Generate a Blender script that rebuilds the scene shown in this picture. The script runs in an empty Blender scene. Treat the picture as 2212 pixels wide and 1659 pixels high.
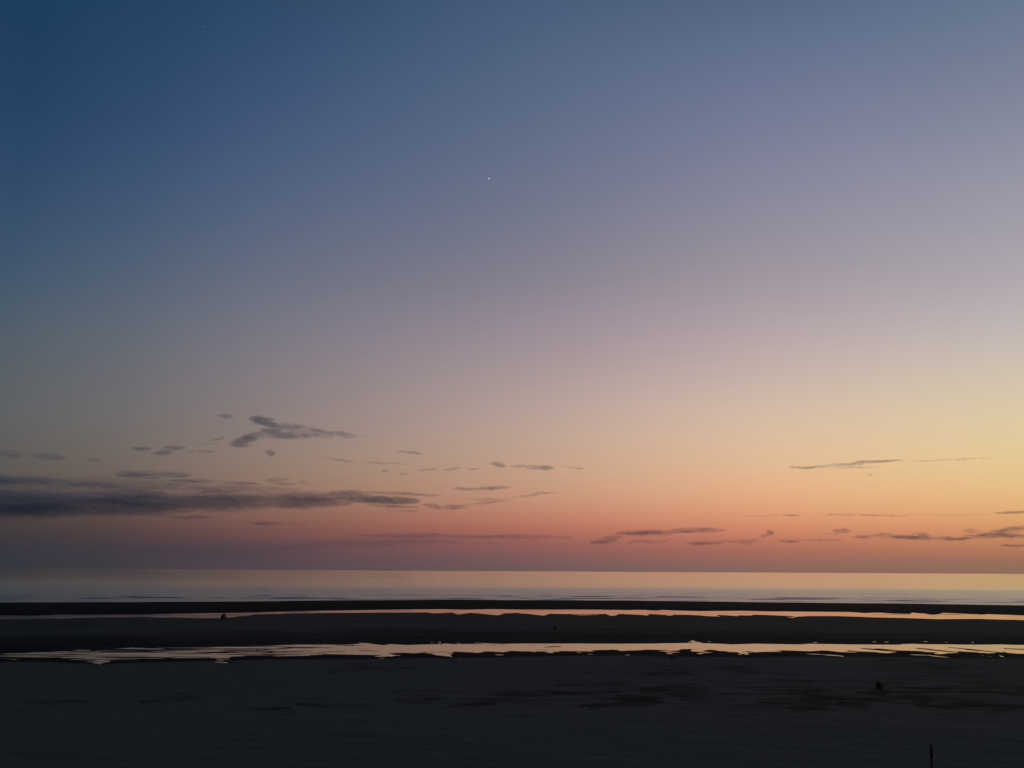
import bpy, math
import numpy as np
from mathutils import Vector

sc = bpy.context.scene
C = sc.collection
rng = np.random.RandomState(7)
rad = math.radians

# ------------------------------------------------------------------ camera
CAM_Z = 5.0
F = 852.0                       # focal length in pixels of a 1024 wide frame
PITCH = math.atan((571.2 - 384) / F)
ROLL = 0.0052
cam_d = bpy.data.cameras.new('camera')
cam_d.sensor_width = 36.0
cam_d.lens = 36.0 * F / 1024
cam_d.clip_start = 0.1
cam_d.clip_end = 400000
cam = bpy.data.objects.new('camera', cam_d)
C.objects.link(cam)
cp, sp = math.cos(PITCH), math.sin(PITCH)
fw = np.array([0, cp, sp])
up0 = np.array([0, -sp, cp])
rt0 = np.array([1.0, 0, 0])
# horizon sinks to the right: the camera is rolled anticlockwise by ROLL
rt = rt0 * math.cos(ROLL) + up0 * math.sin(ROLL)
up = -rt0 * math.sin(ROLL) + up0 * math.cos(ROLL)
from mathutils import Matrix
m = Matrix(((rt[0], up[0], -fw[0], 0), (rt[1], up[1], -fw[1], 0),
            (rt[2], up[2], -fw[2], CAM_Z), (0, 0, 0, 1)))
cam.matrix_world = m
sc.camera = cam


def ray(px, py):
    px = np.asarray(px, float); py = np.asarray(py, float)
    a = (px - 512) / F; b = (384 - py) / F
    v = fw + a[..., None] * rt + b[..., None] * up
    return v / np.linalg.norm(v, axis=-1, keepdims=True)


def project(v):
    z = v @ fw
    return 512 + F * (v @ rt) / z, 384 - F * (v @ up) / z


def ground(px, py, z=0.0):
    v = ray(px, py)
    t = (z - CAM_Z) / v[..., 2]
    return v[..., 0] * t, v[..., 1] * t


# ------------------------------------------------------------------ sky
SUN_AZ = 50.0                   # where the sun went down, degrees right of the view axis


def s2l(c):
    c = np.asarray(c, float) / 255.0
    return np.where(c <= 0.04045, c / 12.92, ((c + 0.055) / 1.055) ** 2.4)


SKY_X = np.array([25, 262, 512, 762, 1000.0])
SKY_Y = np.array([0, 200, 400, 600, 700, 800, 900, 1000, 1080, 1140, 1180, 1228]) / 2212 * 1024
SKY_T = np.array([
    [(25, 59, 90), (44, 73, 106), (70, 92, 123), (84, 105, 136), (97, 116, 140)],
    [(32, 62, 96), (60, 83, 118), (86, 103, 131), (110, 119, 147), (125, 131, 152)],
    [(47, 73, 105), (79, 96, 126), (106, 114, 137), (134, 134, 155), (150, 150, 165)],
    [(66, 87, 109), (103, 110, 127), (131, 127, 141), (160, 150, 158), (174, 166, 172)],
    [(78, 93, 106), (117, 117, 129), (149, 137, 148), (178, 162, 167), (190, 180, 178)],
    [(87, 95, 101), (129, 122, 127), (165, 148, 149), (196, 175, 168), (207, 192, 174)],
    [(92, 95, 97), (137, 124, 122), (181, 157, 148), (213, 186, 164), (220, 200, 162)],
    [(90, 87, 84), (143, 122, 110), (190, 156, 134), (224, 184, 147), (228, 197, 146)],
    [(80, 73, 71), (138, 107, 94), (190, 141, 116), (224, 167, 128), (226, 181, 125)],
    [(62, 58, 60), (119, 83, 78), (174, 109, 93), (208, 136, 105), (213, 150, 105)],
    [(53, 54, 62), (94, 72, 77), (138, 92, 89), (175, 111, 94), (184, 124, 93)],
    [(50, 55, 60), (80, 70, 77), (108, 87, 88), (134, 101, 93), (140, 107, 91)],
], float)
ZENITH = np.array([0.0062, 0.0125, 0.024])
ANTI = np.array([0.020, 0.028, 0.042])


def hermite(xs, ys, x):
    """smooth interpolation through the samples (Catmull-Rom), clamped ends"""
    x = np.clip(x, xs[0], xs[-1])
    i = int(np.clip(np.searchsorted(xs, x) - 1, 0, len(xs) - 2))
    h = xs[i + 1] - xs[i]
    t = (x - xs[i]) / h

    def slope(k):
        if k == 0: return (ys[1] - ys[0]) / (xs[1] - xs[0])
        if k == len(xs) - 1: return (ys[-1] - ys[-2]) / (xs[-1] - xs[-2])
        return (ys[k + 1] - ys[k - 1]) / (xs[k + 1] - xs[k - 1])
    m0, m1 = slope(i) * h, slope(i + 1) * h
    return ((2*t**3 - 3*t**2 + 1) * ys[i] + (t**3 - 2*t**2 + t) * m0
            + (-2*t**3 + 3*t**2) * ys[i + 1] + (t**3 - t**2) * m1)


def sky_table(px, py):
    cols = [hermite(SKY_Y, SKY_T[:, k, :], py) for k in range(5)]
    return s2l(np.clip(hermite(SKY_X, np.array(cols), px), 0, 255))


def dirv(az, el):
    a, e = rad(az), rad(el)
    return np.array([math.sin(a) * math.cos(e), math.cos(a) * math.cos(e), math.sin(e)])


def sky_view(az, el):
    """linear colour for a direction inside or just above the frame"""
    az = max(-31.0, min(31.0, az))
    el = max(el, 0.15)
    etop = 36.0 - 0.09 * abs(az)
    e = min(el, etop)
    px, py = project(dirv(az, e))
    c = sky_table(px, py)
    if el > etop:
        t = (el - etop) / (90 - etop)
        t = 1 - (1 - t) ** 2.2
        c = np.exp((1 - t) * np.log(c) + t * np.log(ZENITH))
    return c


def sky_colour(d, el):
    if d < 82:
        c = sky_view(SUN_AZ - d, el)
        if d < 18:
            c = c * (1 + 0.25 * (18 - d) / 18 * math.exp(-max(el, 0) / 20))
        return c
    c = sky_view(-31, el)
    t = (d - 82) / 98.0
    t = t * t * (3 - 2 * t) * 0.8
    a = np.exp(np.log(ANTI) * (1 - max(el, 0) / 90) + np.log(ZENITH) * max(el, 0) / 90)
    return np.exp((1 - t) * np.log(c) + t * np.log(a))


world = bpy.data.worlds.new('World')
sc.world = world
world.use_nodes = True
wt = world.node_tree
wt.nodes.clear()
WN = wt.nodes.new


def wmath(op, a=None, b=None, clamp=False):
    n = WN('ShaderNodeMath'); n.operation = op; n.use_clamp = clamp
    for i, v in enumerate((a, b)):
        if v is None: continue
        if isinstance(v, (int, float)): n.inputs[i].default_value = v
        else: wt.links.new(v, n.inputs[i])
    return n.outputs[0]


tc = WN('ShaderNodeTexCoord')
nrm = WN('ShaderNodeVectorMath'); nrm.operation = 'NORMALIZE'
wt.links.new(tc.outputs['Generated'], nrm.inputs[0])
sep = WN('ShaderNodeSeparateXYZ'); wt.links.new(nrm.outputs[0], sep.inputs[0])
el_deg = wmath('MULTIPLY', wmath('ARCSINE', sep.outputs[2]), 180 / math.pi)
hx = wmath('ADD', wmath('MULTIPLY', sep.outputs[0], math.sin(rad(SUN_AZ))),
           wmath('MULTIPLY', sep.outputs[1], math.cos(rad(SUN_AZ))))
hl = wmath('SQRT', wmath('ADD', wmath('MULTIPLY', sep.outputs[0], sep.outputs[0]),
                         wmath('MULTIPLY', sep.outputs[1], sep.outputs[1])))
cosd = wmath('DIVIDE', hx, wmath('MAXIMUM', hl, 1e-5))
cosd = wmath('MAXIMUM', wmath('MINIMUM', cosd, 1.0), -1.0)
d_deg = wmath('MULTIPLY', wmath('ARCCOSINE', cosd), 180 / math.pi)
el_pos = wmath('DIVIDE', el_deg, 90.0, True)

ELS = np.array([0, .6, 1.3, 2, 2.8, 3.6, 4.5, 5.5, 6.5, 7.5, 9, 10.5, 12, 13.5, 15, 17, 19, 21.5,
                24, 27, 30, 33, 36, 40, 45, 52, 60, 70, 80, 90.0])
DS = [0, 10, 19, 26, 33, 40, 47, 54, 61, 68, 75, 82, 100, 130, 180]
prev = None
for k, d in enumerate(DS):
    r = WN('ShaderNodeValToRGB')
    r.color_ramp.interpolation = 'LINEAR'
    els = r.color_ramp.elements
    for j, e in enumerate(ELS):
        c = sky_colour(d, e)
        if j == 0: q = els[0]; q.position = 0.0
        elif j == len(ELS) - 1: q = els[len(els) - 1]; q.position = 1.0
        else: q = els.new(e / 90.0)
        q.color = (c[0], c[1], c[2], 1)
    wt.links.new(el_pos, r.inputs[0])
    if prev is None:
        prev = r.outputs[0]
    else:
        f = wmath('DIVIDE', wmath('SUBTRACT', d_deg, DS[k - 1]), DS[k] - DS[k - 1], True)
        mx = WN('ShaderNodeMix'); mx.data_type = 'RGBA'
        wt.links.new(f, mx.inputs[0]); wt.links.new(prev, mx.inputs[6]); wt.links.new(r.outputs[0], mx.inputs[7])
        prev = mx.outputs[2]
bg = WN('ShaderNodeBackground'); bg.inputs[1].default_value = 1.0
wt.links.new(prev, bg.inputs[0])
nish = WN('ShaderNodeTexSky'); nish.sky_type = 'NISHITA'; nish.sun_disc = False
nish.sun_elevation = rad(-4.0); nish.sun_rotation = rad(SUN_AZ)
bg2 = WN('ShaderNodeBackground'); bg2.inputs[1].default_value = 0.05
wt.links.new(nish.outputs[0], bg2.inputs[0])
add = WN('ShaderNodeAddShader')
wt.links.new(bg.outputs[0], add.inputs[0]); wt.links.new(bg2.outputs[0], add.inputs[1])
wo = WN('ShaderNodeOutputWorld'); wt.links.new(add.outputs[0], wo.inputs[0])

# last warm light of the sun that has just gone under, far right of the frame
sd = bpy.data.lights.new('sun', 'SUN'); sd.energy = 0.01; sd.angle = rad(12); sd.color = (1.0, .62, .40)
so = bpy.data.objects.new('sun', sd); C.objects.link(so)
so.rotation_euler = (-Vector(dirv(SUN_AZ, 2.0))).to_track_quat('-Z', 'Y').to_euler()
so.location = (40, 20, 30)

sc.view_settings.view_transform = 'Standard'
sc.view_settings.look = 'None'
sc.view_settings.exposure = 0
sc.view_settings.gamma = 1
sc.view_settings.use_curve_mapping = False
sc.render.engine = 'CYCLES'
sc.cycles.use_denoising = True
sc.cycles.max_bounces = 6
sc.cycles.volume_bounces = 1
sc.cycles.transparent_max_bounces = 32
sc.cycles.sample_clamp_indirect = 3
sc.render.dither_intensity = 1.6


# ------------------------------------------------------------------ helpers
def tag(o, label=None, cat=None, group=None, kind=None):
    if label: o['label'] = label
    if cat: o['category'] = cat
    if group: o['group'] = group
    if kind: o['kind'] = kind
    return o


def mesh_obj(name, verts, faces, mat, parent=None, smooth=True):
    me = bpy.data.meshes.new(name)
    verts = np.asarray(verts, np.float32); faces = np.asarray(faces, np.int32)
    k = faces.shape[1]
    me.vertices.add(len(verts)); me.vertices.foreach_set('co', verts.ravel())
    me.loops.add(faces.size); me.loops.foreach_set('vertex_index', faces.ravel())
    me.polygons.add(len(faces))
    me.polygons.foreach_set('loop_start', np.arange(0, faces.size, k, dtype=np.int32))
    me.polygons.foreach_set('use_smooth', np.full(len(faces), smooth, dtype=bool))
    me.update(calc_edges=True); me.validate()
    me.materials.append(mat)
    o = bpy.data.objects.new(name, me); C.objects.link(o)
    if parent: o.parent = parent
    return o


def grid_faces(nr, nc):
    i = np.arange(nr * nc).reshape(nr, nc)
    return np.stack([i[:-1, :-1], i[:-1, 1:], i[1:, 1:], i[1:, :-1]], -1).reshape(-1, 4)


def smooth01(t):
    t = np.clip(t, 0, 1)
    return t * t * (3 - 2 * t)


def vnoise(x, y, seed=0):
    """2-D value noise, vectorised, about -1..1"""
    xi = np.floor(x).astype(np.int64); yi = np.floor(y).astype(np.int64)
    fx = x - xi; fy = y - yi
    fx = fx * fx * fx * (fx * (fx * 6 - 15) + 10); fy = fy * fy * fy * (fy * (fy * 6 - 15) + 10)

    def h(a, b):
        n = (a * 374761393 + b * 668265263 + seed * 974634777) & 0xFFFFFFFF
        n = ((n ^ (n >> 13)) * 1274126177) & 0xFFFFFFFF
        n = n ^ (n >> 16)
        return (n & 0xFFFF) / 32767.5 - 1.0
    return ((h(xi, yi) * (1 - fx) + h(xi + 1, yi) * fx) * (1 - fy)
            + (h(xi, yi + 1) * (1 - fx) + h(xi + 1, yi + 1) * fx) * fy)


def fbm(x, y, seed=0, octv=4, gain=.5):
    s = 0; a = 1; t = 0
    for k in range(octv):
        s = s + a * vnoise(x * 2**k + 17.3 * k, y * 2**k - 9.1 * k, seed + k); t += a; a *= gain
    return s / t


def nodes(name):
    mt = bpy.data.materials.new(name); mt.use_nodes = True
    nt = mt.node_tree
    return mt, nt, nt.nodes['Principled BSDF'], nt.nodes['Material Output']


def ramp(nt, fac, stops):
    r = nt.nodes.new('ShaderNodeValToRGB')
    e = r.color_ramp.elements
    e[0].position, e[0].color = stops[0][0], (*stops[0][1], 1)
    e[1].position, e[1].color = stops[-1][0], (*stops[-1][1], 1)
    for p, c in stops[1:-1]:
        e.new(p).color = (*c, 1)
    nt.links.new(fac, r.inputs[0])
    return r.outputs[0]


def tex_noise(nt, scale, stretch=(1, 1, 1), detail=4, coord='Object', rot=0):
    tcn = nt.nodes.new('ShaderNodeTexCoord')
    mp = nt.nodes.new('ShaderNodeMapping'); mp.inputs['Scale'].default_value = stretch
    mp.inputs['Rotation'].default_value = (0, 0, rot)
    n = nt.nodes.new('ShaderNodeTexNoise'); n.inputs['Scale'].default_value = scale
    n.inputs['Detail'].default_value = detail
    nt.links.new(tcn.outputs[coord], mp.inputs[0]); nt.links.new(mp.outputs[0], n.inputs[0])
    return n.outputs[0]


# ------------------------------------------------------------------ traced shorelines (pixels of the photo -> metres on the beach)
def tr(off, pts):
    return [(off + X * .11575, 562.5 + Y * .11575) for X, Y in pts]


SEA_EDGE = (tr(0, [(0, 345), (1100, 341), (2212, 335)]) + tr(256, [(550, 328), (1100, 325), (1700, 320)])
            + tr(512, [(0, 324), (1100, 329), (2212, 344)]) + tr(768, [(600, 349), (1100, 354), (2212, 370)]))
FAR_TOP = (tr(0, [(0, 458), (300, 462), (500, 450), (650, 452), (1100, 449), (1600, 442), (2212, 432)])
           + tr(256, [(200, 425), (600, 416), (1100, 409), (1600, 403), (1800, 408), (2000, 404), (2200, 406)])
           + tr(512, [(300, 407), (700, 408), (1000, 412), (1080, 406), (1250, 416), (1300, 411), (1600, 421), (2000, 418)])
           + tr(768, [(0, 423), (400, 426), (700, 428), (850, 438), (930, 434), (1050, 442), (1230, 447), (1240, 435), (1450, 453),
                      (1510, 436), (1650, 441), (1850, 451), (1900, 446), (2212, 458)]))
FAR_BOT = (tr(0, [(0, 490), (300, 488), (480, 488), (700, 478), (950, 476), (1300, 472), (1400, 480), (1500, 474), (1700, 482),
                  (1930, 482), (2150, 456)])
           + tr(256, [(0, 448), (500, 438), (1100, 432), (1490, 430), (1510, 438), (1600, 436), (1700, 431), (1740, 449), (1800, 440),
                      (1870, 433), (2000, 448), (2100, 456), (2120, 440), (2020, 432)][:-1])
           + tr(512, [(20, 434), (200, 450), (290, 458), (310, 441), (480, 446), (600, 456), (720, 452), (815, 441), (850, 463), (920, 448),
                      (950, 443), (1160, 459), (1185, 443), (1350, 460), (1400, 450), (1530, 452), (1760, 470), (1775, 452),
                      (1940, 464), (1960, 456), (2060, 458), (2100, 450)])
           + tr(768, [(0, 453), (200, 462), (260, 470), (330, 462), (600, 462), (900, 474), (1150, 478), (1500, 489), (1800, 486),
                      (2212, 497)]))
NEAR_TOP = (tr(0, [(0, 790), (300, 778), (560, 764), (680, 742), (760, 770), (950, 752), (1150, 728), (1250, 736), (1700, 736), (2212, 722)])
            + tr(256, [(0, 718), (550, 705), (720, 712), (860, 706), (900, 692), (1000, 706), (1060, 714), (1160, 706), (1260, 714),
                       (1570, 706), (1590, 686), (1610, 706), (1740, 704), (1860, 704), (1870, 694), (2000, 702)])
            + tr(512, [(0, 698), (500, 700), (1000, 703), (1300, 702), (1450, 697), (1530, 694), (1555, 672), (1600, 696), (1900, 708),
                       (2100, 702)])
            + tr(768, [(0, 704), (300, 707), (400, 702), (700, 708), (1200, 711), (1300, 703), (1500, 708), (1850, 711), (2000, 708),
                       (2212, 713)]))
NEAR_BOT = (tr(0, [(0, 826), (130, 840), (200, 826), (500, 818), (700, 858), (840, 880), (900, 850), (1100, 838), (1500, 828), (1830, 822),
                   (1880, 870), (1960, 858), (2000, 815), (2180, 804)])
            + tr(256, [(0, 806), (150, 812), (400, 804), (450, 800), (560, 790), (850, 796), (950, 798), (1080, 812), (1180, 815), (1190, 786), (1330, 780), (1450, 784),
                       (1500, 774), (1580, 800), (1690, 815), (1710, 768), (1880, 782), (1900, 766), (2060, 774), (2150, 760)])
            + tr(512, [(0, 766), (200, 768), (300, 780), (340, 762), (700, 768), (730, 750), (880, 758), (1000, 764), (1060, 750), (1320, 756),
                       (1380, 790), (1420, 758), (1440, 746), (1540, 748), (1630, 790), (1680, 768), (1720, 752), (1900, 768), (2020, 798),
                       (2050, 760), (2110, 775)])
            + tr(768, [(0, 770), (70, 770), (120, 758), (330, 766), (480, 758), (600, 775), (660, 772), (680, 758), (900, 778), (1055, 783), (1065, 758), (1300, 766),
                       (1555, 792), (1600, 790), (1620, 766), (1900, 784), (1990, 782), (2010, 772), (2212, 790)]))


ROLL_PX = ROLL * 1.0


def level(px, py):
    """rows below the horizon, with the camera roll taken out"""
    return py - ROLL_PX * (px - 512)


def edge_fn(pts):
    """shoreline as rows below the horizon over the viewing direction"""
    a = np.array(pts)
    o = np.argsort(a[:, 0], kind='stable')
    X, Y = a[o, 0], level(a[o, 0], a[o, 1])
    return lambda px: np.interp(px, X, Y)


eSea, eFT, eFB, eNT, eNB = [edge_fn(p) for p in (SEA_EDGE, FAR_TOP, FAR_BOT, NEAR_TOP, NEAR_BOT)]


def broad_fn(fn):
    xs = np.linspace(-300, 1324, 407)
    kern = np.hanning(43)[1:-1]
    ys = np.convolve(np.pad(fn(xs), 20, mode='edge'), kern / kern.sum(), mode='valid')
    return lambda x: np.interp(x, xs, ys)


bNB, bNT, bFB, bFT = broad_fn(eNB), broad_fn(eNT), broad_fn(eFB), broad_fn(eFT)
_xs = np.array([-200.0, 0, 200, 400, 512, 700, 900, 1200])
_gx, _gy = ground(_xs, eSea(np.clip(_xs, 0, 1024)) + ROLL_PX * (_xs - 512))
_pf = np.polyfit(_gx, _gy, 2)


def sea_line(x):
    return np.polyval(_pf, np.clip(x, -140, 140))


def soft_strokes(px, py, strokes, ends=1.0, flat=2.0):
    """sum of soft elongated blobs given in picture pixels (2212 wide)"""
    out = np.zeros_like(px)
    for x0, y0, x1, y1, w, s in strokes:
        dx, dy = x1 - x0, y1 - y0
        L2 = dx * dx + dy * dy + 1e-6
        t = ((px - x0) * dx + (py - y0) * dy) / L2
        tc_ = np.clip(t, 0, 1)
        dd = np.hypot((px - x0 - tc_ * dx) / 1.8, py - y0 - tc_ * dy)
        sn = np.sin(np.pi * tc_) ** .6
        taper = 0.4 + 0.6 * sn
        out = np.maximum(out, s * (ends + (1 - ends) * sn) * np.exp(-(dd / (w * taper)) ** flat))
    return out


def zs(off, L):
    """streaks noted on an enlarged quarter of the photo -> rows and columns of the 1024 wide picture"""
    return [(off + a_ * .11575, 562.5 + b_ * .11575, off + c_ * .11575, 562.5 + d_ * .11575, w, q) for a_, b_, c_, d_, w, q in L]


BARS = (zs(0, [(1100, 766, 1480, 760, .5, 1.), (1450, 790, 1830, 786, .5, 1.), (1700, 778, 2240, 762, .55, 1.), (0, 772, 330, 764, .6, 1.), (100, 806, 520, 800, .45, .6),
               (600, 785, 900, 780, .4, .5), (850, 812, 1150, 806, .4, .6), (300, 835, 640, 842, .6, 1.), (60, 824, 220, 832, .5, .8)])
        + zs(256, [(0, 757, 360, 736, .6, 1.), (120, 772, 500, 764, .5, .9), (0, 784, 160, 774, .4, .8), (520, 776, 780, 768, .45, .8),
                   (880, 760, 1050, 766, .5, .9), (1480, 777, 1660, 770, .4, .8), (700, 722, 900, 722, .3, .5), (200, 795, 380, 797, .4, .7), (1180, 742, 1300, 746, .3, .4)])
        + zs(512, [(270, 731, 430, 726, .6, .9), (130, 725, 200, 728, .35, .6), (1560, 752, 1760, 742, .3, .5), (480, 444, 640, 452, .35, .9), (330, 443, 560, 454, .35, 1.), (600, 447, 800, 446, .35, .9), (940, 445, 1150, 457, .4, 1.), (1190, 446, 1350, 458, .4, 1.), (1540, 455, 1765, 469, .35, 1.), (1790, 455, 1940, 463, .35, 1.)])
        + zs(768, [(800, 741, 1100, 768, .6, 1.3), (930, 746, 1120, 760, .5, 1.), (1280, 741, 1640, 776, .65, 1.3), (1560, 732, 2010, 778, .5, 1.2),
                   (1700, 752, 1960, 772, .45, 1.), (2030, 744, 2300, 754, .55, 1.2), (1760, 726, 1900, 734, .3, .6), (900, 447, 1240, 452, .3, .8), (1480, 446, 1700, 452, .4, .9)]))
PUDDLES = (zs(0, [(1850, 867, 1975, 862, .5, 1.), (1870, 832, 1930, 850, .5, .9), (130, 850, 190, 858, .4, .7), (1060, 750, 1140, 738, .4, .5)])
           + zs(256, [(1060, 826, 1115, 831, .4, .8), (1090, 801, 1195, 813, .45, 1.), (1530, 790, 1705, 814, .5, 1.2), (1760, 822, 1800, 826, .35, .8),
                      (2060, 796, 2155, 800, .5, 1.), (885, 694, 1000, 708, .5, 1.), (1588, 684, 1596, 700, .4, .9), (1735, 694, 1765, 697, .35, .8)])
           + zs(512, [(965, 800, 1040, 800, .4, 1.3), (1310, 772, 1440, 776, .4, 1.), (1345, 784, 1395, 791, .45, 1.2), (1560, 755, 1645, 762, .4, 1.), (1600, 786, 1645, 791, .4, 1.),
                      (1640, 769, 1675, 773, .35, 1.), (1730, 745, 1910, 766, .5, 1.2), (1930, 768, 2045, 797, .5, 1.3), (2080, 765, 2125, 772, .4, 1.1),
                      (560, 775, 605, 778, .35, .8), (640, 790, 710, 792, .35, .8), (290, 772, 350, 780, .35, .9), (150, 764, 205, 772, .35, .9),
                      (1525, 690, 1562, 676, .4, 1.), (1690, 682, 1715, 683, .3, .8), (670, 685, 720, 686, .3, .7), (1100, 793, 1150, 794, .3, .6), (1740, 455, 1800, 470, .35, 1.)])
           + zs(768, [(320, 789, 480, 794, .4, 1.), (470, 795, 655, 808, .45, 1.1), (610, 806, 660, 812, .4, 1.2), (700, 772, 775, 775, .4, 1.2), (590, 769, 650, 772, .4, 1.), (1190, 795, 1400, 802, .4, .9),
                      (1380, 802, 1590, 824, .45, 1.1), (1835, 805, 1870, 805, .35, 1.), (1905, 812, 1945, 813, .35, .8), (2000, 804, 2045, 818, .5, 1.1), (0, 800, 80, 804, .35, .8),
                      (385, 692, 430, 690, .35, .9), (895, 687, 940, 686, .3, .8), (1000, 687, 1045, 686, .3, .8), (1335, 683, 1385, 682, .35, .9), (1520, 688, 1560, 688, .3, .8), (1750, 690, 1785, 690, .3, .8),
                      (160, 470, 230, 476, .35, 1.), (1240, 436, 1360, 446, .4, 1.2), (1500, 437, 1700, 450, .4, 1.1), (920, 434, 1060, 442, .35, 1.)]))

DAMP = [  # dark damp streaks in the foreground (2212-wide picture pixels)
    (860, 1530, 960, 1526, 4, .6), (960, 1545, 1130, 1530, 5, .7), (1080, 1520, 1260, 1512, 4, .5), (1240, 1515, 1330, 1505, 5, .7),
    (1270, 1545, 1340, 1540, 6, .9), (1330, 1532, 1410, 1530, 8, 1.), (1300, 1488, 1370, 1484, 5, .6), (1380, 1500, 1470, 1495, 5, .7),
    (1340, 1522, 1400, 1518, 5, .7), (1450, 1512, 1520, 1508, 6, .8), (1460, 1496, 1520, 1494, 4, .7), (1470, 1528, 1540, 1526, 4, .5),
    (1640, 1532, 1720, 1535, 7, .9), (1700, 1548, 1800, 1550, 7, 1.), (1740, 1510, 1800, 1508, 4, .7), (1720, 1528, 1820, 1530, 6, .9),
    (1820, 1545, 1900, 1548, 6, .9), (1790, 1494, 1860, 1492, 4, .7), (1860, 1508, 1920, 1514, 6, .8), (1850, 1525, 1990, 1530, 5, .7),
    (1960, 1520, 2020, 1530, 6, .8), (1990, 1540, 2110, 1550, 7, 1.), (1980, 1508, 2040, 1506, 4, .6), (2080, 1535, 2212, 1553, 7, .9),
    (300, 1534, 440, 1518, 5, .5), (540, 1558, 640, 1556, 5, .5), (640, 1540, 800, 1548, 4, .4), (800, 1502, 930, 1498, 4, .3),
    (1180, 1575, 1230, 1572, 3, .3), (60, 1530, 200, 1535, 6, .3), (1540, 1450, 1640, 1452, 5, .4), (1660, 1478, 1760, 1482, 3, .4),
    (1490, 1456, 1380, 1458, 5, .4), (1900, 1440, 2100, 1446, 6, .3), (700, 1450, 900, 1446, 5, .3)]


def terrain(X, Y):
    """height of the sand above the water level and its dampness (0 dry .. 1 soaked)"""
    Yc = np.maximum(Y, 7.0)
    px, py = project(np.stack([X, Yc, 0 * X - CAM_Z], -1))
    L = level(px, py)
    q = np.clip(px, 2, 1022)
    qs = np.clip(px + 16 * fbm(X / 7.0, Y / .8, 201, 3) * np.clip(Y / 60, .6, 1.2), 2, 1022)
    n1 = fbm(X / 7.0 + Y / 22.0, Y / 2.4, 3, 4)      # shore-parallel streaks, a little slanted
    n2 = fbm(X / 1.8 + Y / 5.0, Y / .9, 11, 3)
    n3 = fbm(X / 30.0, Y / 14.0, 23, 3)
    wob = .5 * n1 + .3 * n2
    left = smooth01((300 - px) / 260.0)
    right = smooth01((px - 700) / 200.0)
    far_in = np.minimum(L - eFT(q + (qs - q) * .2), eFB(q + (qs - q) * .2) - L) + wob * (.25 + .35 * left)
    near_in = np.minimum(L - eNT(qs), eNB(qs) - L) + wob * (.45 + .9 * left)
    near_in = np.minimum(near_in, 1.4 - smooth01((520 - px) / 420) * 6.5 * np.maximum(0, fbm(X / 4.0 + Y / 8, Y / .45, 131, 3) + .12))
    sea_in = eSea(q) - L + wob * .4
    near_in = np.minimum(near_in, 1.3 - (left * 8 + .0) * np.maximum(0, fbm(X / 6.0 - Y / 9, Y / 1.0, 91, 3) - .06))
    inside = np.maximum(near_in, far_in)
    bars = soft_strokes(px, py + .25 * n2, BARS)
    pud = soft_strokes(px, py + .3 * n2, PUDDLES)
    inside = np.minimum(inside, 1.6 - 2.9 * bars)
    inside = np.maximum(inside, .75 + 1.6 * np.log(np.maximum(pud, 1e-30)))
    dist = -np.maximum(inside, sea_in)
    h = np.where(dist > 0, .012 * np.maximum(dist, 0) ** .8, -.03 * np.clip(-dist, 0, 6) ** .9)
    h = np.minimum(h, .10 + .02 * n3)
    fore_d = L - bNB(q)                              # rows in front of the near pool
    fore = smooth01(fore_d / 3)
    rip = .012 * fbm(X / 1.1 + Y / 3, Y / .38, 31, 3) * smooth01((60 - Y) / 20)
    h = h + smooth01((fore_d - 8) / 90) * .36 + fore * (rip + .02 * n2 * smooth01(fore_d / 12)) + .005 * n2 * (dist > 1)
    # dampness: soaked margins, damp bars, streaks of damp hollows
    wet = np.exp(-np.maximum(dist, 0) / .9) * .95
    marg = np.exp(-(np.maximum(fore_d - 3.2 - 1.5 * n1 - 2.0 * smooth01((px - 250) / 350), 0) / 1.6) ** 2) * (fore_d > -6)
    wet = np.maximum(wet, marg * (.92 + .1 * n2))
    bar1 = (L < bFT(q) + 1.5) * 1.0
    t1 = np.clip((bFT(q) - L) / np.maximum(bFT(q) - eSea(q), 1), 0, 1)
    wet = np.maximum(wet, bar1 * (.98 - .16 * t1 - .10 * smooth01((px - 300) / 500) * t1 + .06 * n1))
    bar2 = ((L > bFB(q)) & (L < bNT(q) + 2)) * 1.0
    tb = np.clip((bNT(q) - L) / np.maximum(bNT(q) - bFB(q), 1), 0, 1)
    dk = smooth01((.58 + .10 * n3 + .10 * n1 - tb) / .45)
    wet = np.maximum(wet, bar2 * (.72 * dk + .26 * (1 - dk) + .16 * n1 + .10 * left))
    P2, Q2 = px * 2.16, py * 2.16
    stro = soft_strokes(P2 + 30 * fbm(X / 2.5, Y / 1.2, 71, 3) + 14 * n2, Q2 + 8 * n2 + 9 * fbm(X / 1.2, Y / .6, 77, 3), [(a_, b_, c_, d_, w_ * 1.7, s_ * 1.2) for a_, b_, c_, d_, w_, s_ in DAMP])
    stro = stro * np.clip(.8 + 1.3 * fbm(X / 1.0 + Y / 4, Y / .5, 83, 4), 0, 1.4)
    zone = np.exp(-((L - 700) / 22.0) ** 2) * smooth01((px - 330) / 400)
    stro = stro * 1.3 + zone * np.maximum(0, fbm(X / 2.4 + Y / 5, Y / .8, 97, 4) + .06) * 1.7
    h = h - .008 * fore * stro
    wet = np.maximum(wet, fore * .86 * (1 - np.exp(-1.5 * stro)))
    wet = wet + fore * (.12 * n1 * np.clip(1 - stro, 0, 1) + .07 * n2 + .08 * n3) + .03 * n2
    return h, np.clip(wet, 0, 1)


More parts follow.
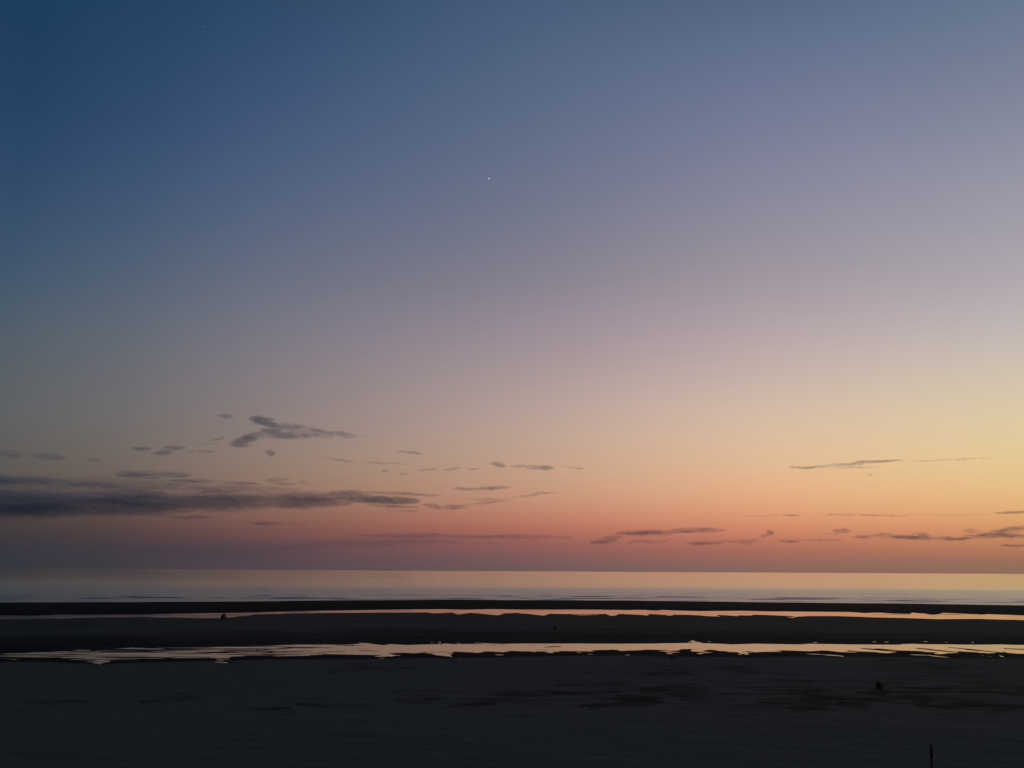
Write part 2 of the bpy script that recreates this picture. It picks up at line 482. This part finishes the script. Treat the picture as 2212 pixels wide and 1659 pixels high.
# ------------------------------------------------------------------ materials
def mat_sand():
    mt, nt, b, out = nodes('sand')
    at = nt.nodes.new('ShaderNodeAttribute'); at.attribute_name = 'damp'
    grain = tex_noise(nt, 11, (.6, 1.3, 1), detail=7)
    broad = tex_noise(nt, .55, (.35, 1.6, 1), detail=5, rot=.05)
    a = nt.nodes.new('ShaderNodeMath'); a.operation = 'MULTIPLY_ADD'
    nt.links.new(broad, a.inputs[0]); a.inputs[1].default_value = .16; nt.links.new(at.outputs['Fac'], a.inputs[2])
    a2 = nt.nodes.new('ShaderNodeMath'); a2.operation = 'MULTIPLY_ADD'
    nt.links.new(grain, a2.inputs[0]); a2.inputs[1].default_value = .8; nt.links.new(a.outputs[0], a2.inputs[2])
    a3 = nt.nodes.new('ShaderNodeMath'); a3.operation = 'SUBTRACT'
    nt.links.new(a2.outputs[0], a3.inputs[0]); a3.inputs[1].default_value = .49
    col = ramp(nt, a3.outputs[0], [(0, (.142, .144, .118)), (.25, (.114, .114, .094)), (.6, (.055, .054, .046)), (1, (.015, .018, .019))])
    nt.links.new(col, b.inputs['Base Color'])
    b.inputs['Roughness'].default_value = .85
    b.inputs['Specular IOR Level'].default_value = .01
    bmp = nt.nodes.new('ShaderNodeBump'); bmp.inputs['Strength'].default_value = .5
    bmp.inputs['Distance'].default_value = .02
    nt.links.new(grain, bmp.inputs['Height']); nt.links.new(bmp.outputs[0], b.inputs['Normal'])
    return mt


def rippled(nt, b, scale, stretch, amp, tilt, tilt_attr=None):
    """shading normal of small waves: slopes from noise, the faces turned to the shore being the steep ones"""
    tcn = nt.nodes.new('ShaderNodeTexCoord')
    mp = nt.nodes.new('ShaderNodeMapping'); mp.inputs['Scale'].default_value = stretch
    n = nt.nodes.new('ShaderNodeTexNoise'); n.inputs['Scale'].default_value = scale; n.inputs['Detail'].default_value = 4
    nt.links.new(tcn.outputs['Object'], mp.inputs[0]); nt.links.new(mp.outputs[0], n.inputs[0])
    sb = nt.nodes.new('ShaderNodeVectorMath'); sb.operation = 'SUBTRACT'; sb.inputs[1].default_value = (.5, .5, .5)
    nt.links.new(n.outputs['Color'], sb.inputs[0])
    ml = nt.nodes.new('ShaderNodeVectorMath'); ml.operation = 'MULTIPLY'; ml.inputs[1].default_value = (amp * .6, amp, 0)
    nt.links.new(sb.outputs[0], ml.inputs[0])
    cx = nt.nodes.new('ShaderNodeCombineXYZ'); cx.inputs[1].default_value = -tilt
    if tilt_attr:
        at = nt.nodes.new('ShaderNodeAttribute'); at.attribute_name = tilt_attr
        ng = nt.nodes.new('ShaderNodeMath'); ng.operation = 'MULTIPLY'; ng.inputs[1].default_value = -1
        nt.links.new(at.outputs['Fac'], ng.inputs[0]); nt.links.new(ng.outputs[0], cx.inputs[1])
    ge = nt.nodes.new('ShaderNodeNewGeometry')
    v = ge.outputs['Normal']
    for q in (ml.outputs[0], cx.outputs[0]):
        ad = nt.nodes.new('ShaderNodeVectorMath'); ad.operation = 'ADD'
        nt.links.new(v, ad.inputs[0]); nt.links.new(q, ad.inputs[1]); v = ad.outputs[0]
    no = nt.nodes.new('ShaderNodeVectorMath'); no.operation = 'NORMALIZE'
    nt.links.new(v, no.inputs[0]); nt.links.new(no.outputs[0], b.inputs['Normal'])


def mat_pool():
    mt, nt, b, out = nodes('pool_water')
    b.inputs['Base Color'].default_value = (.02, .02, .018, 1)
    b.inputs['IOR'].default_value = 1.333
    b.inputs['Roughness'].default_value = .035
    rippled(nt, b, .5, (.35, 1.2, 1), .05, .012)
    return mt


def mat_sea():
    mt, nt, b, out = nodes('sea_water')
    b.inputs['Base Color'].default_value = (.02, .028, .03, 1)
    b.inputs['IOR'].default_value = 1.333
    at = nt.nodes.new('ShaderNodeAttribute'); at.attribute_name = 'rough'
    nt.links.new(at.outputs['Fac'], b.inputs['Roughness'])
    rippled(nt, b, .06, (.15, 1.0, 1), .07, .05, 'tilt')
    return mt


def mat_plain(name, col, rough=.6, noise=.15, scale=9):
    mt, nt, b, out = nodes(name)
    n = tex_noise(nt, scale, detail=5)
    lo = tuple(c * (1 - noise * 2) for c in col); hi = tuple(min(1, c * (1 + noise)) for c in col)
    nt.links.new(ramp(nt, n, [(.3, lo), (.7, hi)]), b.inputs['Base Color'])
    b.inputs['Roughness'].default_value = rough
    return mt


M_SAND, M_POOL, M_SEA = mat_sand(), mat_pool(), mat_sea()


def attr(o, name, val):
    a = o.data.attributes.new(name, 'FLOAT', 'POINT')
    a.data.foreach_set('value', np.asarray(val, np.float32).ravel())


# ------------------------------------------------------------------ beach
py_rows = np.concatenate([np.linspace(597.5, 665, 520), np.linspace(665.3, 790, 330)[1:]])
rows_y = F * CAM_Z / (py_rows - 571.2 + 0.0)
rows_y = rows_y[::-1]
rows_y = np.concatenate([[-60, -30, -12, 0, 8, 13, 16], rows_y[rows_y > 17], [170, 190]])
u = np.linspace(-.72, .72, 900)
u = np.concatenate([[-60, -20, -8, -4, -2, -1.3, -1, -.85], u, [.85, 1, 1.3, 2, 4, 8, 20, 60]])
YY = np.repeat(rows_y[:, None], len(u), 1)
XX = u[None, :] * (np.maximum(YY, 0) + 6)
H, W = terrain(XX, YY)
beach = mesh_obj('beach', np.stack([XX, YY, H], -1).reshape(-1, 3), grid_faces(*XX.shape), M_SAND)
attr(beach, 'damp', W)
tag(beach, kind='structure')


def sand_z(x, y):
    h, _ = terrain(np.array([float(x)]), np.array([float(y)]))
    return float(h[0])


def place(px, py):
    """point of the sand seen at a pixel of the 1024 wide picture"""
    z = 0
    for _ in range(6):
        x, y = ground(px, py, z)
        z = sand_z(x, y)
    return float(x), float(y), z


# ------------------------------------------------------------------ water
def water(name, y0, y1, mat):
    ys = np.linspace(y0, y1, 6)
    uu = np.array([-60, -3, -1, 0, 1, 3, 60.0])
    Y = np.repeat(ys[:, None], len(uu), 1)
    X = uu[None, :] * 100
    X = np.repeat(X, len(ys), 0)
    o = mesh_obj(name, np.stack([X, Y, 0 * X], -1).reshape(-1, 3), grid_faces(*X.shape), mat)
    return tag(o, kind='structure')


water('tidal_pool', 38, 72, M_POOL)
water('tidal_pool', 76, 120, M_POOL)

ry = F * CAM_Z / np.concatenate([np.linspace(36, 15, 520), np.linspace(15, .4, 90)[1:]])
ry = np.concatenate([ry, [20000, 50000, 150000]])
uu = np.concatenate([[-60, -6, -2, -1], np.linspace(-.75, .75, 420), [1, 2, 6, 60]])
Y = np.repeat(ry[:, None], len(uu), 1)
X = uu[None, :] * Y


def wave_h(X, Y):
    d = Y - sea_line(X)
    z = np.zeros_like(X)
    # low wavelets rolling in, steeper as they reach the sand
    for (c, wdt, amp, sd) in ((3.5, .5, .07, 5), (8, .6, .10, 45), (12, .6, .13, 9), (17, .7, .14, 33), (24, .8, .14, 14), (33, 1.2, .08, 19), (46, 1.5, .06, 51), (66, 2.0, .05, 27)):
        cc = c + 3.0 * fbm(X / 40.0, X * 0, sd, 3)
        br = np.clip(.1 + 2.0 * fbm(X / 8.0, X * 0 + 5, sd + 3, 4), 0, 1)
        q = (d - cc) / wdt
        z += amp * br * np.exp(-np.where(q < 0, (q * 1.6) ** 2, (q * .6) ** 2))
    z += .012 * fbm(X / 5.0, Y / 2.2, 41, 3) * smooth01(d / 8) * smooth01((400 - Y) / 200)
    return z * smooth01(d / 3)


Z = wave_h(X, Y)
sea = mesh_obj('sea', np.stack([X, Y, Z], -1).reshape(-1, 3), grid_faces(*X.shape), M_SEA)
pxb = F * CAM_Z / Y
attr(sea, 'rough', np.interp(pxb, [0, 13, 18, 32], [.10, .12, .17, .20]))
attr(sea, 'tilt', np.interp(pxb, [0, 6, 13, 17, 24, 28, 31], [.038, .040, .046, .078, .085, .085, .062]))
tag(sea, kind='structure')


# ------------------------------------------------------------------ clouds
def mat_cloud():
    mt, nt, b, out = nodes('cloud_vapour')
    nt.nodes.remove(b)
    v = nt.nodes.new('ShaderNodeVolumeScatter')
    v.inputs['Color'].default_value = (.62, .80, 1.0, 1)
    v.inputs['Density'].default_value = 1 / 600.0
    v.inputs['Anisotropy'].default_value = .1
    ab = nt.nodes.new('ShaderNodeVolumeAbsorption')
    ab.inputs['Color'].default_value = (.62, .80, 1.0, 1)
    ab.inputs['Density'].default_value = 1 / 600.0
    sm = nt.nodes.new('ShaderNodeAddShader')
    nt.links.new(v.outputs[0], sm.inputs[0]); nt.links.new(ab.outputs[0], sm.inputs[1])
    nt.links.new(sm.outputs[0], out.inputs['Volume'])
    return mt


M_CLOUD = mat_cloud()


def cloud(label, strokes, D, seed, rough=.5, sx=46.0, sy=9.0, group=None, dens=1.0, name='cloud', flat=2.3):
    """a drift of vapour with real depth: its thickness swells and thins like the strokes"""
    s = np.array(strokes)
    wmax = s[:, 4].max()
    x0 = min(s[:, 0].min(), s[:, 2].min()) - wmax * 4 - 12; x1 = max(s[:, 0].max(), s[:, 2].max()) + wmax * 4 + 12
    y0 = min(s[:, 1].min(), s[:, 3].min()) - wmax * 2.5 - 6; y1 = max(s[:, 1].max(), s[:, 3].max()) + wmax * 2.5 + 6
    y1 = min(y1, 1226)
    nx = int(min(520, (x1 - x0) / 1.3)) + 4
    ny = int(min(150, (y1 - y0) / .8)) + 4
    gx, gy = np.meshgrid(np.linspace(x0, x1, nx), np.linspace(y0, y1, ny))
    wx = gx + 12 * fbm(gx / 26, gy / 7, seed + 50, 4) * rough * 2
    wy = gy + 4.4 * fbm(gx / 30, gy / 9, seed + 60, 5) * rough * 2
    T = soft_strokes(wx, wy, [(a_, b_, c_, d_, w_ * 1.2, s_) for a_, b_, c_, d_, w_, s_ in strokes], .55, flat)
    n = fbm(gx / sx + gy / 60, gy / sy + gx / 300, seed, 5, .6)
    T = T * (1 + 2.1 * rough * n) - .04 - .04 * rough * (1 + n)
    T = T * (1 + .45 * fbm(gx / 9 + gy / 20, gy / 2.4 - gx / 90, seed + 80, 3)) - .02
    edge = np.minimum(np.minimum(gx - x0, x1 - gx) / 8, np.minimum(gy - y0, 99) / 4)
    T = T * np.clip(edge, 0, 1)
    keep = T > 0
    T = np.clip(T, 0, 2.5) ** 1.35 * 640 * dens
    v = ray(gx / 2.16, gy / 2.16)
    t = D / v[..., 1]
    P = np.stack([v[..., 0] * t, v[..., 1] * t, v[..., 2] * t + CAM_Z], -1)
    A = P.copy(); B = P.copy()
    A[..., 1] -= T * .5 + .5; B[..., 1] += T * .5 + .5
    # grow the kept area by one cell so the rim closes at zero thickness
    kk = keep.copy()
    kk[1:] |= keep[:-1]; kk[:-1] |= keep[1:]; kk[:, 1:] |= keep[:, :-1]; kk[:, :-1] |= keep[:, 1:]
    cell = kk[:-1, :-1] & kk[1:, :-1] & kk[:-1, 1:] & kk[1:, 1:]
    i = np.arange(nx * ny).reshape(ny, nx)
    off = nx * ny
    q = np.stack([i[:-1, :-1], i[1:, :-1], i[1:, 1:], i[:-1, 1:]], -1)[cell]
    fr = q
    bk = q[:, ::-1] + off
    # side walls round the rim
    pad = np.pad(cell, 1)
    walls = []
    I0, I1 = i[:-1, :-1], i[1:, 1:]
    I01, I10 = i[:-1, 1:], i[1:, :-1]
    def wall(mask, a, b):
        aa, bb = a[mask], b[mask]
        walls.append(np.stack([aa, bb, bb + off, aa + off], -1))
    wall(cell & ~pad[:-2, 1:-1], I01, I0)
    wall(cell & ~pad[2:, 1:-1], I10, I1)
    wall(cell & ~pad[1:-1, :-2], I0, I10)
    wall(cell & ~pad[1:-1, 2:], I1, I01)
    faces = np.concatenate([fr, bk] + [w[:, ::-1] for w in walls])
    verts = np.concatenate([A.reshape(-1, 3), B.reshape(-1, 3)])
    used = np.unique(faces)
    remap = np.zeros(len(verts), int); remap[used] = np.arange(len(used))
    verts = verts[used]; faces = remap[faces]
    org = verts.mean(0)
    o = mesh_obj(name, verts - org, faces, M_CLOUD, smooth=True)
    o.location = org
    return tag(o, label, 'cloud', group)


UP = 'small clouds above the long bank'
LOW = 'low clouds above the horizon on the right'
cloud('largest wing shaped grey cloud with a long tail drifting right, high above the long bank',
      [(540, 905, 600, 918, 8, 1.), (590, 918, 700, 932, 7, .9), (690, 934, 800, 943, 4.5, .6), (495, 960, 570, 936, 8, .9),
       (560, 935, 650, 928, 9, .85), (590, 944, 690, 940, 7, .65), (540, 945, 620, 940, 6, .5), (500, 962, 540, 962, 6, .6), (600, 930, 720, 944, 9, .45)], 30000, 1, .5, 40, 10, UP)
cloud('tiny faint puff just above the left end of the wing shaped cloud', [(472, 898, 508, 900, 4.5, .8)], 30000, 2, .5, group=UP)
cloud('small round dark puff under the wing shaped cloud', [(576, 976, 590, 979, 7, .9)], 29000, 3, .25, group=UP)
cloud('ragged lumpy cloud left of the wing shaped cloud',
      [(285, 972, 325, 969, 4.5, .9), (335, 978, 375, 980, 6, .7), (350, 968, 398, 967, 5, .9), (400, 976, 470, 972, 3, .5)], 31000, 4, .5, 20, 7, UP)
cloud('thin wisp touching the lower left of the wing shaped cloud', [(455, 952, 485, 945, 3.5, .6), (440, 960, 480, 962, 2.5, .35)], 31500, 5, .5, group=UP)
cloud('faint smudged cloud at the left edge of the picture, above the long bank',
      [(-80, 974, 60, 984, 8, .5), (60, 984, 140, 990, 6, .5)], 33000, 6, .6, group=UP)
cloud('faint short dash right of the smudged cloud at the left edge', [(180, 992, 217, 996, 3.2, .45)], 33200, 36, .35, group=UP)
cloud('faint small smudge right of the wing shaped cloud tail', [(862, 976, 912, 980, 4, .45)], 32000, 7, .5, group=UP)
cloud('hair thin faint streak sloping down, below the tail of the wing shaped cloud', [(690, 989, 765, 997, 2.4, .45)], 32500, 8, .4, group=UP)
cloud('hair thin level streak right of the sloping one, above the row of tiny wisps', [(780, 999, 878, 1003, 2.2, .5)], 32600, 31, .4, group=UP)
ROW = 'row of five tiny wisps near the picture middle'
for _k, (_lab, _st) in enumerate((
        ('tiny round wisp, leftmost of the row of five near the picture middle', (822, 1018, 838, 1016, 3, .55)),
        ('tiny wisp set lowest in the row of five near the picture middle', (862, 1025, 884, 1022, 2.5, .55)),
        ('wider slanting wisp, third of the row of five near the picture middle', (908, 1017, 945, 1012, 3.5, .6)),
        ('slanting wisp, fourth of the row of five near the picture middle', (958, 1015, 1002, 1009, 3, .55)),
        ('short flat wisp, rightmost of the row of five near the picture middle', (1014, 1013, 1036, 1011, 2.5, .5)))):
    cloud(_lab, [_st], 34000 + 60 * _k, 109 + _k, .35, group=ROW)
cloud('faint dotted cloud with a small round head, highest cloud near the picture middle',
      [(1058, 1002, 1088, 1003, 5, .7), (1100, 1006, 1140, 1006, 3.5, .5), (1130, 1008, 1195, 1013, 4.5, .6), (1210, 1008, 1265, 1015, 3, .4)], 34500, 10, .5, group=UP)
cloud('longest and darkest grey blue cloud bank, reaching in from the left edge',
      [(-420, 1087, 300, 1088, 27, 1.5), (120, 1086, 420, 1086, 22, 1.4), (340, 1082, 600, 1084, 18, 1.1), (560, 1082, 740, 1080, 15, 1.0),
       (700, 1072, 800, 1070, 10, .9), (740, 1078, 905, 1082, 8, 1.1), (780, 1062, 950, 1070, 3.5, .6), (790, 1091, 906, 1095, 3, .6),
       (-200, 1102, 420, 1102, 11, .9), (300, 1068, 760, 1072, 7, .6), (560, 1090, 760, 1086, 9, .8)],
      42000, 11, .2, 110, 8, dens=1.1, flat=3.6)
cloud('broken upper layer of streaks lying on the long dark bank at the left',
      [(-260, 1038, 160, 1041, 12, 1.05), (60, 1046, 420, 1050, 13, .7), (250, 1025, 410, 1027, 8, .8), (260, 1050, 640, 1058, 9, .55), (366, 1038, 470, 1040, 4.5, .7), (460, 1041, 560, 1045, 3.5, .6)],
      41000, 12, .4, 70, 7)
cloud('small double wisp above the middle of the long dark bank', [(574, 1040, 620, 1036, 4, .5), (590, 1046, 640, 1046, 3, .5), (640, 1040, 672, 1042, 3, .4)], 40000, 13, .5)
cloud('thin dark streak hanging just under the long bank, left of the picture', [(352, 1117, 460, 1117, 4, .7), (300, 1112, 380, 1114, 3, .5)], 43000, 14, .4)
cloud('short dark dash on the red sky under the long bank', [(538, 1129, 615, 1131, 3.5, .7), (610, 1131, 670, 1132, 2, .35)], 43500, 15, .4)
cloud('ragged grey tuft at the right end of the long bank', [(913, 1090, 960, 1096, 4, .8), (940, 1099, 1010, 1094, 5, .7), (840, 1102, 900, 1104, 4, .45), (1000, 1092, 1110, 1080, 3, .6), (1090, 1076, 1205, 1062, 2.5, .5), (1010, 1078, 1080, 1080, 3, .45)], 42500, 16, .5)
cloud('slim arched streak above the right end of the long bank', [(978, 1057, 1030, 1056, 2.8, .7), (1020, 1055, 1106, 1052, 3.5, .8)], 42200, 17, .35)
cloud('wide hazy grey layer low over the sea, left half of the picture',
      [(-500, 1192, 300, 1192, 22, .4), (250, 1188, 700, 1188, 20, .38), (640, 1176, 1000, 1168, 9, .5), (780, 1158, 1000, 1158, 6, .6), (960, 1159, 1240, 1161, 4.5, .65), (980, 1174, 1200, 1170, 3, .3)],
      60000, 18, .28, 120, 8)
cloud('long flat grey cloud low over the sea, right of the picture middle',
      [(1275, 1172, 1340, 1160, 7, .8), (1330, 1152, 1460, 1150, 6.5, .9), (1430, 1148, 1566, 1144, 4.5, .9)], 55000, 19, .35, 60, 8, LOW)
cloud('thin streak under the long flat grey cloud', [(1350, 1170, 1441, 1170, 3, .55)], 55500, 20, .4, group=LOW)
cloud('low cloud with a hook curling up at its right end', [(1480, 1173, 1560, 1173, 4, .7), (1550, 1170, 1640, 1167, 3, .6), (1600, 1174, 1640, 1168, 3.5, .45), (1640, 1163, 1662, 1153, 3, .7), (1655, 1152, 1672, 1149, 4.5, .8)], 54000, 21, .4, 40, 8, LOW)
cloud('faint thin streak between the hooked cloud and the small puff', [(1680, 1168, 1720, 1169, 3.5, .6), (1710, 1165, 1830, 1168, 2.5, .45)], 54500, 22, .4, group=LOW)
cloud('small separate puff above the low streaks, right side', [(1803, 1145, 1838, 1148, 5, .7), (1780, 1154, 1822, 1152, 2.5, .4)], 53000, 23, .4, group=LOW)
cloud('lumpy grey cloud low at the right, with a bumpy top',
      [(1840, 1162, 1900, 1158, 4, .6), (1880, 1156, 1930, 1158, 6, .8), (1920, 1160, 2030, 1162, 4.5, 1.), (1970, 1153, 2000, 1154, 4, .5)], 52000, 24, .45, 26, 9, LOW)
cloud('grey cloud running out of the right edge, low over the sea',
      [(2020, 1164, 2110, 1162, 3.5, .8), (2090, 1156, 2230, 1156, 6, .85), (2080, 1146, 2120, 1148, 4, .5), (2140, 1148, 2240, 1138, 6, .7)], 51500, 25, .45, 40, 9, LOW)
cloud('short thin dash at the right edge, lowest cloud of that side', [(2158, 1179, 2240, 1179, 2.5, .6)], 51000, 26, .3, group=LOW)
cloud('thin dark line of cloud at the right edge on orange sky', [(2148, 1107, 2250, 1106, 2.8, .9)], 45000, 27, .25, group=LOW)
cloud('long hair thin streak across the orange sky at the right', [(1600, 1113, 1690, 1114, 1.6, .3), (1689, 1114, 1731, 1114, 2., .5), (1772, 1111, 1860, 1112, 1.8, .4), (1850, 1112, 1960, 1113, 2.2, .65), (1960, 1112, 2140, 1111, 1.5, .3)], 45500, 28, .3, group=LOW)
cloud('slanting streak cloud alone in yellow sky, upper right',
      [(1704, 1011, 1770, 1007, 2.2, .8), (1760, 1008, 1860, 1002, 3.2, .7), (1840, 1000, 1955, 994, 2.5, .75), (1950, 996, 2060, 994, 2., .35), (2040, 994, 2145, 989, 2., .4), (1760, 1010, 1900, 1008, 3.5, .35)],
      36000, 29, .35)
cloud('tiny hooked wisp under the slanting streak cloud', [(1876, 1020, 1884, 1029, 2.2, .5)], 36000, 30, .2)


# ------------------------------------------------------------------ stars
def uvsphere(r, n=16, mrows=10):
    th = np.linspace(0, math.pi, mrows + 1); ph = np.linspace(0, 2 * math.pi, n, endpoint=False)
    T, P = np.meshgrid(th, ph, indexing='ij')
    v = np.stack([r * np.sin(T) * np.cos(P), r * np.sin(T) * np.sin(P), r * np.cos(T)], -1).reshape(-1, 3)
    f = []
    for a in range(mrows):
        for b_ in range(n):
            f.append((a * n + b_, a * n + (b_ + 1) % n, (a + 1) * n + (b_ + 1) % n, (a + 1) * n + b_))
    return v, np.array(f)


def star(label, px, py, rpx, col, power):
    D = 200000.0
    mt = bpy.data.materials.new('starlight'); mt.use_nodes = True
    nt = mt.node_tree; nt.nodes.clear()
    e = nt.nodes.new('ShaderNodeEmission'); e.inputs[0].default_value = (*col, 1); e.inputs[1].default_value = power
    o_ = nt.nodes.new('ShaderNodeOutputMaterial'); nt.links.new(e.outputs[0], o_.inputs[0])
    v, f = uvsphere(rpx * D / F)
    o = mesh_obj('star', v, f, mt)
    o.location = Vector(ray(px, py)) * D + Vector((0, 0, CAM_Z))
    tag(o, label, 'star')


star('bright white evening star, a single sharp dot in the blue upper sky', 489.0, 178.6, .55, (.80, .78, .95), 1.0)
star('very faint pale star near the top left of the deep blue sky', 204.4, 26.6, .5, (.09, .15, .26), 1.0)


# ------------------------------------------------------------------ marker buoys left on the sand
M_BUOY = mat_plain('buoy_yellow_plastic', (.19, .10, .012), .7, .25, 6)
M_BAND = mat_plain('buoy_dark_band', (.05, .04, .03), .7, .2, 12)
M_ROPE = mat_plain('wet_rope', (.07, .055, .035), .9, .2, 30)
M_STEEL = mat_plain('rusty_shackle', (.10, .055, .035), .6, .3, 20)


def lathe(prof, n=28):
    v, f = [], []
    for r, z in prof:
        for k in range(n):
            a = 2 * math.pi * k / n
            v.append((r * math.cos(a), r * math.sin(a), z))
    for i in range(len(prof) - 1):
        for k in range(n):
            f.append((i * n + k, i * n + (k + 1) % n, (i + 1) * n + (k + 1) % n, (i + 1) * n + k))
    return np.array(v), np.array(f)


def torus(R, r, n=22, q=8, c=(0, 0, 0), axis='y'):
    v, f = [], []
    for i in range(n):
        a = 2 * math.pi * i / n
        for j in range(q):
            b_ = 2 * math.pi * j / q
            x, y, z = (R + r * math.cos(b_)) * math.cos(a), (R + r * math.cos(b_)) * math.sin(a), r * math.sin(b_)
            if axis == 'y': x, y, z = x, z, y
            v.append((x + c[0], y + c[1], z + c[2]))
            f.append((i * q + j, ((i + 1) % n) * q + j, ((i + 1) % n) * q + (j + 1) % q, i * q + (j + 1) % q))
    return np.array(v), np.array(f)


def tube(pts, r, q=8):
    pts = np.array(pts, float); v, f = [], []
    rr = np.broadcast_to(np.asarray(r, float), (len(pts),))
    for i, p in enumerate(pts):
        t = pts[min(i + 1, len(pts) - 1)] - pts[max(i - 1, 0)]; t /= np.linalg.norm(t)
        a = np.cross(t, (0, 0, 1.0)) if abs(t[2]) < .9 else np.cross(t, (1.0, 0, 0))
        a /= np.linalg.norm(a); b_ = np.cross(t, a)
        for j in range(q):
            w = 2 * math.pi * j / q
            v.append(p + rr[i] * (math.cos(w) * a + math.sin(w) * b_))
    for i in range(len(pts) - 1):
        for j in range(q):
            f.append((i * q + j, i * q + (j + 1) % q, (i + 1) * q + (j + 1) % q, (i + 1) * q + j))
    return np.array(v), np.array(f)


def make_buoy():
    r = bpy.data.objects.new('marker_buoy', None); C.objects.link(r)
    prof = [(.001, -.26), (.05, -.262), (.055, -.235), (.12, -.215), (.20, -.155), (.262, -.05), (.272, -.022)]
    prof += [(.272, .022), (.262, .05), (.235, .12), (.18, .20), (.11, .27), (.058, .305), (.052, .34), (.001, .343)]
    v, f = lathe(prof); mesh_obj('float_body', v, f, M_BUOY, r)
    v, f = lathe([(.272, -.024), (.284, -.02), (.288, 0), (.284, .02), (.272, .024)]); mesh_obj('rubbing_band', v, f, M_BAND, r)
    v, f = torus(.045, .012, c=(0, 0, .375)); mesh_obj('lifting_ring', v, f, M_STEEL, r)
    v, f = torus(.04, .012, c=(0, 0, -.292)); mesh_obj('mooring_ring', v, f, M_STEEL, r)
    return r


def copy_tree(o, parent=None):
    c = o.copy(); C.objects.link(c)
    if parent: c.parent = parent
    for ch in list(o.children): copy_tree(ch, c)
    return c


proto = make_buoy()
BU = 'yellow marker buoys left dry on the beach'
spots = [  # pixel of the foot, tilt about the view axis, tilt away, scale, label
    (879.5, 688.6, 78, 20, .68, 'nearest yellow marker buoy, lying on its side among damp streaks at the right'),
    (223.4, 619.6, 10, 8, 1.05, 'dark marker buoy standing in the far tidal pool at the left'),
    (555.3, 629.8, 40, -20, .7, 'small ochre marker buoy in the middle of the sandbar between the two pools'),
    (672.5, 658.4, 70, 30, .5, 'small dull yellow marker buoy on the wet edge just below the near tidal pool'),
]
for k, (px, py, ty, tx, s, lab) in enumerate(spots):
    o = proto if k == 0 else copy_tree(proto)
    x, y, z = place(px, py)
    o.rotation_euler = (rad(tx), rad(ty), rad(25 * k))
    o.scale = (s, s, s)
    o.location = (x, y, z + .22 * s if k != 1 else z + .27 * s)
    tag(o, lab, 'buoy', BU)

# ------------------------------------------------------------------ wooden post by the lower right edge
M_WOOD = mat_plain('weathered_wood', (.045, .045, .036), .9, .3, 14)
post = bpy.data.objects.new('wooden_post', None); C.objects.link(post)
PD = 18.5
v0 = ray(930.8, 744.6); t0 = PD / v0[1]
tx_, ty_, tz_ = v0[0] * t0, PD, v0[2] * t0 + CAM_Z
bx_, bz_ = tx_ - .05, sand_z(tx_ - .05, ty_)
post.location = (bx_, ty_, bz_)
hgt = tz_ - bz_
pts = [(-.0, 0, -.35), (.0, 0, 0)] + [((tx_ - bx_) * (t ** 1.2), .01 * math.sin(3 * t), hgt * t) for t in np.linspace(.1, 1, 12)]
rr = [.026] * 2 + list(.021 + .0015 * np.sin(np.linspace(0, 9, 12)))
v, f = tube(pts, rr, 12)
mesh_obj('shaft', v, f, M_WOOD, post)
cx = tx_ - bx_
v, f = lathe([(.001, hgt + .012), (.018, hgt + .010), (.026, hgt - .01), (.028, hgt - .15), (.026, hgt - .24), (.022, hgt - .255), (.001, hgt - .26)], 14)
v[:, 0] += cx
v = v[::1]
mesh_obj('post_head', v, f[:, ::-1], M_WOOD, post)
tag(post, 'thin dark wooden post standing in the sand at the lower right edge', 'post')
